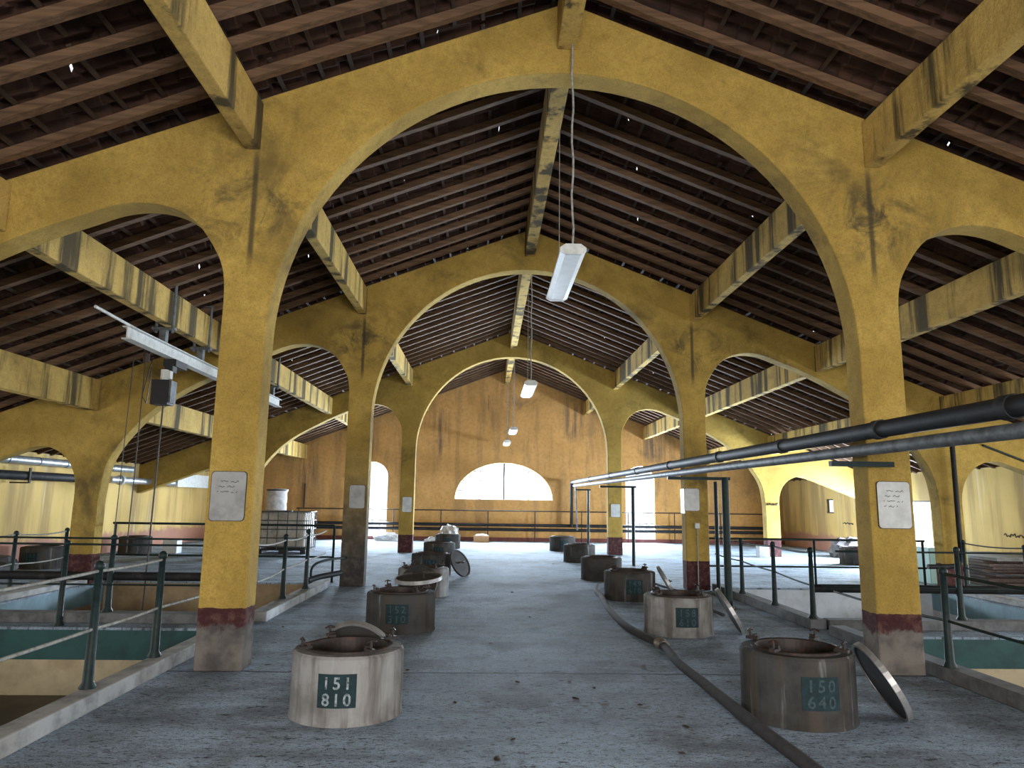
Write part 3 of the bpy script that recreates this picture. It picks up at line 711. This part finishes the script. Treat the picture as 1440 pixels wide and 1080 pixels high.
MB().tube([(-.30, .2, .0), (-.36, .1, -.6), (-.28, .1, -.72), (-.25, .1, -.2)], .008, 6).build('cable', M['black'], t)
MB().tube([(-.44, -.1, .0), (-.46, -.1, -1.8), (-.47, -.1, -2.95)], .007, 6).build('pull_chain', M['chain'], t)
MB().tube([(-.25, -.1, .15), (-.25, -.1, -.1)], .05, 8).build('pulley', M['iron'], t)

# ------------------------------------------------------------------ hanging lamps
def lamp(x, y0, L, z, ztop, label, tilt=0, detail=True):
    root = empty('pendant_lamp', (x, y0, z), label, 'lamp', 'long pendant lamps along the ridge')
    w = .13; d = .085
    MB().prism([(-w * .6, 0), (w * .6, 0), (w, .03), (w, .06), (w * .55, .10), (-w * .55, .10), (-w, .06), (-w, .03)], .03, L - .03).build('diffuser', M['diffuser'], root)
    for yy in (0, L - .03): MB().prism([(-w * .64, -.004), (w * .64, -.004), (w * 1.04, .03), (w * 1.04, .065), (w * .6, .106), (-w * .6, .106), (-w * 1.04, .065), (-w * 1.04, .03)], yy, yy + .03).build('end_cap', M['whitemetal'], root)
    h = ztop - z
    zz = [(.02 * math.sin(k * 1.7) * (0 if k in (0, 12) else 1) * .5, .07, .10 + (h - .10) * k / 12) for k in range(13)]
    MB().tube(zz, .011, 6).build('cord', M['rope'], root)
    MB().tube([(.02, L - .1, .10), (.02, L - .1, h)], .005, 6).build('wire', M['rope'], root)
lamp(.05, 6.93, 1.75, 4.08, 6.455, 'white pendant strip lamp nearest the viewer, under the first arch')
lamp(.07, 14.2, 1.75, 3.90, 6.455, 'white pendant strip lamp seen through the second arch')
lamp(.06, 23.0, 1.6, 3.86, 6.455, 'white pendant strip lamp beyond the farthest arch frame')
lamp(-.02, 27.6, 1.6, 3.82, 6.455, 'white pendant strip lamp closest to the end wall')

# ------------------------------------------------------------------ whiteboards on the columns
def board(x, z0, z1, y, label, mt='board', w=.33, ink=0, slim=.011):
    root = empty('notice_board', (x, y, (z0 + z1) / 2), label, 'whiteboard', 'whiteboards on the columns'); h = z1 - z0
    c = .035; n = 5
    out = []
    for sx, sz, a0 in ((1, 1, 0), (-1, 1, 90), (-1, -1, 180), (1, -1, 270)):
        for k in range(n + 1):
            a = math.radians(a0 + 90 * k / n); out.append((sx * (w / 2 - c) + c * math.cos(a), sz * (h / 2 - c) + c * math.sin(a)))
    MB().prism([(a * 1.035, b * 1.025) for a, b in out], -slim, -.001).build('backing', M['iron'], root)
    MB().prism(out, -slim - .004, -slim - .0005).build('panel', M[mt], root)
    if ink:
        rr = random.Random(int(abs(x) * 100 + y)); m = MB()
        for i in range(ink):
            zz = h * .30 - i * .05; xa = -w * .33 + rr.uniform(0, .04); xb = xa + w * rr.uniform(.4, .62); q = xa; pts = []
            while q < xb:
                pts.append((q, -slim - .0052, zz + rr.uniform(-.010, .010))); q += .011
                if rr.random() < .15 and len(pts) > 1: m.tube(pts, .0026, 4); pts = []; q += .014
            if len(pts) > 1: m.tube(pts, .0026, 4)
        m.build('handwriting', M['ink'] if ink > 2 else M['ink2'], root)
board(-3.27, 1.38, 1.845, Y1, 'dull grey whiteboard on the left column of the nearest frame', 'board_dull', ink=3)
board(3.27, 1.39, 1.845, Y1, 'bright whiteboard with handwriting on the right column of the nearest frame', 'board', ink=4)
board(-3.22, 1.43, 1.86, Y2, 'dull whiteboard on the left column of the second frame', 'board_dull', w=.29)
board(3.155, 1.47, 1.89, Y2, 'whiteboard above the switch box on the right column of the second frame', 'board', w=.29, ink=1)
board(-3.235, 1.23, 1.685, Y3, 'small whiteboard on the left column of the farthest frame', 'board', w=.29)
board(3.26, 1.16, 1.56, Y3, 'small whiteboard on the right column of the farthest frame', 'board', w=.29)
t = empty('notice_board', (3.03, Y2 + .15, 1.65), 'white board on the inner face of the second right column', 'whiteboard', 'whiteboards on the columns')
MB().box(-.012, -.001, -.13, .13, -.23, .23).build('panel', M['board'], t)
t = empty('switch_box', (3.24, Y2, 1.19), 'white switch box with conduit on the second right column', 'switch box')
MB().box(-.045, .045, -.05, -.001, -.05, .05).build('box_body', M['whitemetal'], t, bevel=.006)
MB().tube([(0, -.02, -.05), (0, -.02, -1.18)], .012, 8).build('conduit', M['rope'], t)
# scrawled marks on the right outer column and the cream wall
def scrawl(name, x, y, z, w, axis, label):
    rr = random.Random(int(z * 100)); m = MB(); pts = []
    n = 22
    for k in range(n + 1):
        u = w * (k / n - .5); v = rr.uniform(-.045, .045)
        pts.append((u, -.004, v) if axis == 'Y' else (-.004, u, v))
    m.tube(pts, .012, 4); tag(m.build(name, M['black'], loc=(x, y, z)), label, 'graffiti')
scrawl('graffiti', 8.245, Y3 - .012, 1.62, .36, 'Y', 'black scrawl on the right outer column of the farthest frame')
scrawl('graffiti', HALF - .004, 24.4, 1.02, .7, 'X', 'short black scrawl low on the far right cream wall')
scrawl('graffiti', HALF - .004, 16.6, .98, .7, 'X', 'black scrawl on the nearer right cream wall')

# ------------------------------------------------------------------ plastic tank in a cage, and clutter
t = empty('caged_tank', (-6.72, 22.2, 0), 'milky plastic liquid tank in a steel cage on a pallet, left aisle', 'tank')
MB().box(-.66, .66, -.55, .55, .17, 1.18).build('tank_body', M['tankplastic'], t, bevel=.06)
MB().lathe([(.12, 1.18), (.12, 1.23), (.001, 1.23)], 20).build('cap', M['black'], t)
m = MB()
for z in (.2, .45, .7, .95, 1.2): m.tube([(-.70, -.59, z), (.70, -.59, z), (.70, .59, z), (-.70, .59, z), (-.70, -.59, z)], .013, 6)
for k in range(6):
    x = -.70 + 1.40 * k / 5
    m.tube([(x, -.59, .12), (x, -.59, 1.2)], .013, 6); m.tube([(x, .59, .12), (x, .59, 1.2)], .013, 6)
for k in range(1, 5):
    y = -.59 + 1.18 * k / 5
    for s in (-1, 1): m.tube([(s * .70, y, .12), (s * .70, y, 1.2)], .013, 6)
m.build('cage', M['cage'], t)
MB().box(-.70, .70, -.59, .59, .09, .125).box(-.70, -.55, -.59, .59, .002, .09).box(-.07, .07, -.59, .59, .002, .09).box(.55, .70, -.59, .59, .002, .09).build('pallet', M['black'], t)
t = empty('drum', (-7.10, 22.2, 1.235), 'pale wrapped drum standing on the caged tank', 'drum')
MB().lathe([(.001, 0), (.29, 0), (.30, .03), (.285, .2), (.30, .33), (.285, .48), (.29, .60), (.26, .64), (.001, .65)], 28, smooth=True).build('drum_body', M['pale_bag'], t)
MB().lathe([(.302, .58), (.315, .58), (.315, .62), (.302, .62)], 28, closed=True).build('drum_band', M['black'], t)
def crumple(name, c, d, mt, label, cat, seed, n=14, flat=.25):
    rr = random.Random(seed); bm = bmesh.new(); bmesh.ops.create_icosphere(bm, subdivisions=3, radius=1)
    for v in bm.verts:
        k = 1 + rr.uniform(-.16, .16); p = v.co
        z = max(-flat, p.z * k)
        v.co = (p.x * k * d[0] / 2, p.y * k * d[1] / 2, (z + flat) / (1 + flat) * d[2])
    for f in bm.faces: f.smooth = False
    o = obj_from_bm(name, bm, M[mt]); o.location = c; return tag(o, label, cat)
crumple('bag', (-2.02, 25.0, .483), (.62, .5, .30), 'pale_bag', 'crumpled pale plastic bag on the last left hatch', 'bag', 3)
crumple('bag', (-4.6, 28.9, .002), (1.1, .5, .33), 'pale_bag', 'crumpled pale sack on the floor below the left arched window', 'bag', 4)
crumple('bag', (-2.75, 26.9, .002), (.55, .4, .28), 'pale_bag', 'small pale sack beside the last left hatch', 'bag', 6)
t = empty('carton_box', (-.95, 28.9, 0), 'small brown carton with white paper against the end wall', 'box')
MB().box(-.3, .3, -.2, .2, .002, .24).build('carton_body', M['carton'], t)
crumple('paper', (0, 0, .241), (.5, .36, .08), 'whitebox', None, None, 9).parent = t
tag(MB().box(-.2, .2, -.18, .18, 0, .36).build('storage_box', M['whitebox'], loc=(-9.75, 21.4, .002), bevel=.01), 'white box standing beside the dark hatch, left aisle', 'box')
tag(MB().box(-.16, .16, -.15, .15, 0, .36).build('concrete_block', M['block'], loc=(7.80, 22.5, .002), bevel=.01), 'pale grey block at the foot of the far right outer column', 'block')
tag(MB().box(-.42, .42, -.3, .3, 0, .75).build('cabinet', M['mint'], loc=(9.05, 15.6, .002), bevel=.015), 'pale mint green cabinet in the right aisle behind the railings', 'cabinet')
crumple('debris_heap', (-10.85, 15.1, .002), (1.1, 1.5, .42), 'tarp', 'dark heap of rubbish against the left cream wall', 'heap', 12)
crumple('debris_heap', (10.75, 22.9, .002), (1.2, 1.6, .62), 'tarp', 'dark heap of scrap against the right cream wall', 'heap', 14)
crumple('cloth_heap', (8.6, 16.9, .002), (.6, .6, .75), 'pale_bag', 'crumpled grey bundle beside the mint green cabinet', 'heap', 15)
zb = .002
for k in range(9):
    hh = R.uniform(.05, .085); dx = R.uniform(-.08, .08); L = R.uniform(1.7, 2.2)
    o = MB().box(-.75, .75, -L / 2, L / 2, 0, hh - .004).build('board', M['plank'] if k != 8 else M['block'], loc=(10.5 + dx, 16.0 + R.uniform(-.1, .1), zb)); o.rotation_euler = (0, 0, R.uniform(-.04, .04))
    zb += hh
    tag(o, 'weathered board in the stack by the right cream wall' if k < 8 else 'grey slab on top of the stack by the right cream wall', 'board', 'weathered boards stacked by the right wall' if k < 8 else None)
# small litter on the floor
lp = [(1.0, 19.2), (.52, 4.94), (-.68, 4.83), (0, 6.8), (.19, 6.58), (-.01, 6.24), (.2, 6.05), (.48, 6.06), (-.57, 5.2), (-.7, 8.55), (-.29, 13.2), (-.14, 10.45), (-3.3, 9.49), (-.47, 6.77), (-1.5, 7.2), (.8, 7.4), (-1.0, 6.1), (.7, 5.5), (-2.9, 6.6), (-2.5, 8.1)]
for k, (x, y) in enumerate(lp):
    rr = random.Random(k); m = MB(); n = 7; s = rr.uniform(.02, .05)
    ring = [(s * rr.uniform(.6, 1.2) * math.cos(2 * PI * i / n), s * .5 * rr.uniform(.6, 1.2) * math.sin(2 * PI * i / n), rr.uniform(.003, .010)) for i in range(n)]
    base = [(a * .8, b * .8, .001) for a, b, c in ring]
    m.add(ring + base + [(0, 0, .014)], [(i, (i + 1) % n, 2 * n) for i in range(n)] + [(i, n + i, n + (i + 1) % n, (i + 1) % n) for i in range(n)] + [tuple(reversed(range(n, 2 * n)))])
    o = m.build('litter_scrap', M['leaf'] if k % 3 else M['pebble'], loc=(x, y, .001)); o.rotation_euler = (0, 0, rr.uniform(0, 3))
    tag(o, 'small dark scrap of litter on the dusty walkway' , 'litter', 'scraps of litter on the walkway')

# ------------------------------------------------------------------ light
w = bpy.data.worlds.new('sky'); sc.world = w; w.use_nodes = True
bg = w.node_tree.nodes['Background']; bg.inputs[0].default_value = (.93, .97, 1.0, 1); bg.inputs[1].default_value = .9
def area(name, loc, rot, sx, sy, power, col=(1, 1, 1)):
    l = bpy.data.lights.new(name, 'AREA'); l.shape = 'RECTANGLE'; l.size = sx; l.size_y = sy; l.energy = power; l.color = col
    o = bpy.data.objects.new(name, l); COL.objects.link(o); o.location = loc; o.rotation_euler = rot; return o
SKY = (.92, .96, 1.0); SKY2 = (.74, .87, 1.0)
area('window_and_fill_light', (-.07, Y4 + .5, 2.45), (math.radians(-86), 0, 0), 4.0, 1.7, 2000, SKY2)
area('window_and_fill_light', (5.55, Y4 + .5, 1.65), (math.radians(-86), 0, 0), 1.3, 3.1, 1200, SKY2)
area('window_and_fill_light', (-5.42, Y4 + .5, 1.65), (math.radians(-86), 0, 0), 1.3, 3.1, 1200, SKY2)
for y in (-2.9, 1.9, 6.3, 10.7):  # added daylight outside the unseen side openings
    area('window_and_fill_light', (-HALF - .5, y, 1.55), (0, math.radians(-90), 0), 1.4, 3.4, 60, SKY)
    area('window_and_fill_light', (HALF + .35, y, 1.55), (0, math.radians(90), 0), 1.4, 3.4, 150, SKY)
area('window_and_fill_light', (HALF + .35, 21.5, 1.1), (0, math.radians(80), 0), 1.9, 3.5, 2600, SKY2)  # spans the stretched right opening, boosted for the aisle floor
area('window_and_fill_light', (0, YF - .5, 2.5), (math.radians(115), 0, 0), 5.0, 2.0, 900, (1, .97, .93))  # added fill outside the unseen front opening, tilted up at the frames

# ------------------------------------------------------------------ camera
cam = bpy.data.cameras.new('camera'); co = bpy.data.objects.new('camera', cam); COL.objects.link(co); sc.camera = co
cam.sensor_width = 36; cam.sensor_fit = 'HORIZONTAL'; cam.lens = 1010.2593 * 36 / 1440; cam.clip_end = 200
pi_, ya, ro = .1619, .0329, .0142
fw = Vector((math.sin(ya) * math.cos(pi_), math.cos(ya) * math.cos(pi_), math.sin(pi_)))
r0 = Vector((math.cos(ya), -math.sin(ya), 0)); u0 = r0.cross(fw)
rt = r0 * math.cos(ro) + u0 * math.sin(ro); up = -r0 * math.sin(ro) + u0 * math.cos(ro)
mw = Matrix((rt, up, -fw)).transposed().to_4x4(); mw.translation = Vector((-.7797, 0, 1.6)); co.matrix_world = mw
sc.view_settings.view_transform = 'Standard'; sc.view_settings.look = 'None'; sc.view_settings.gamma = 1; sc.view_settings.use_curve_mapping = False
sc.view_settings.exposure = 0.75
sc.cycles.max_bounces = 10; sc.cycles.diffuse_bounces = 6; sc.cycles.sample_clamp_indirect = 8
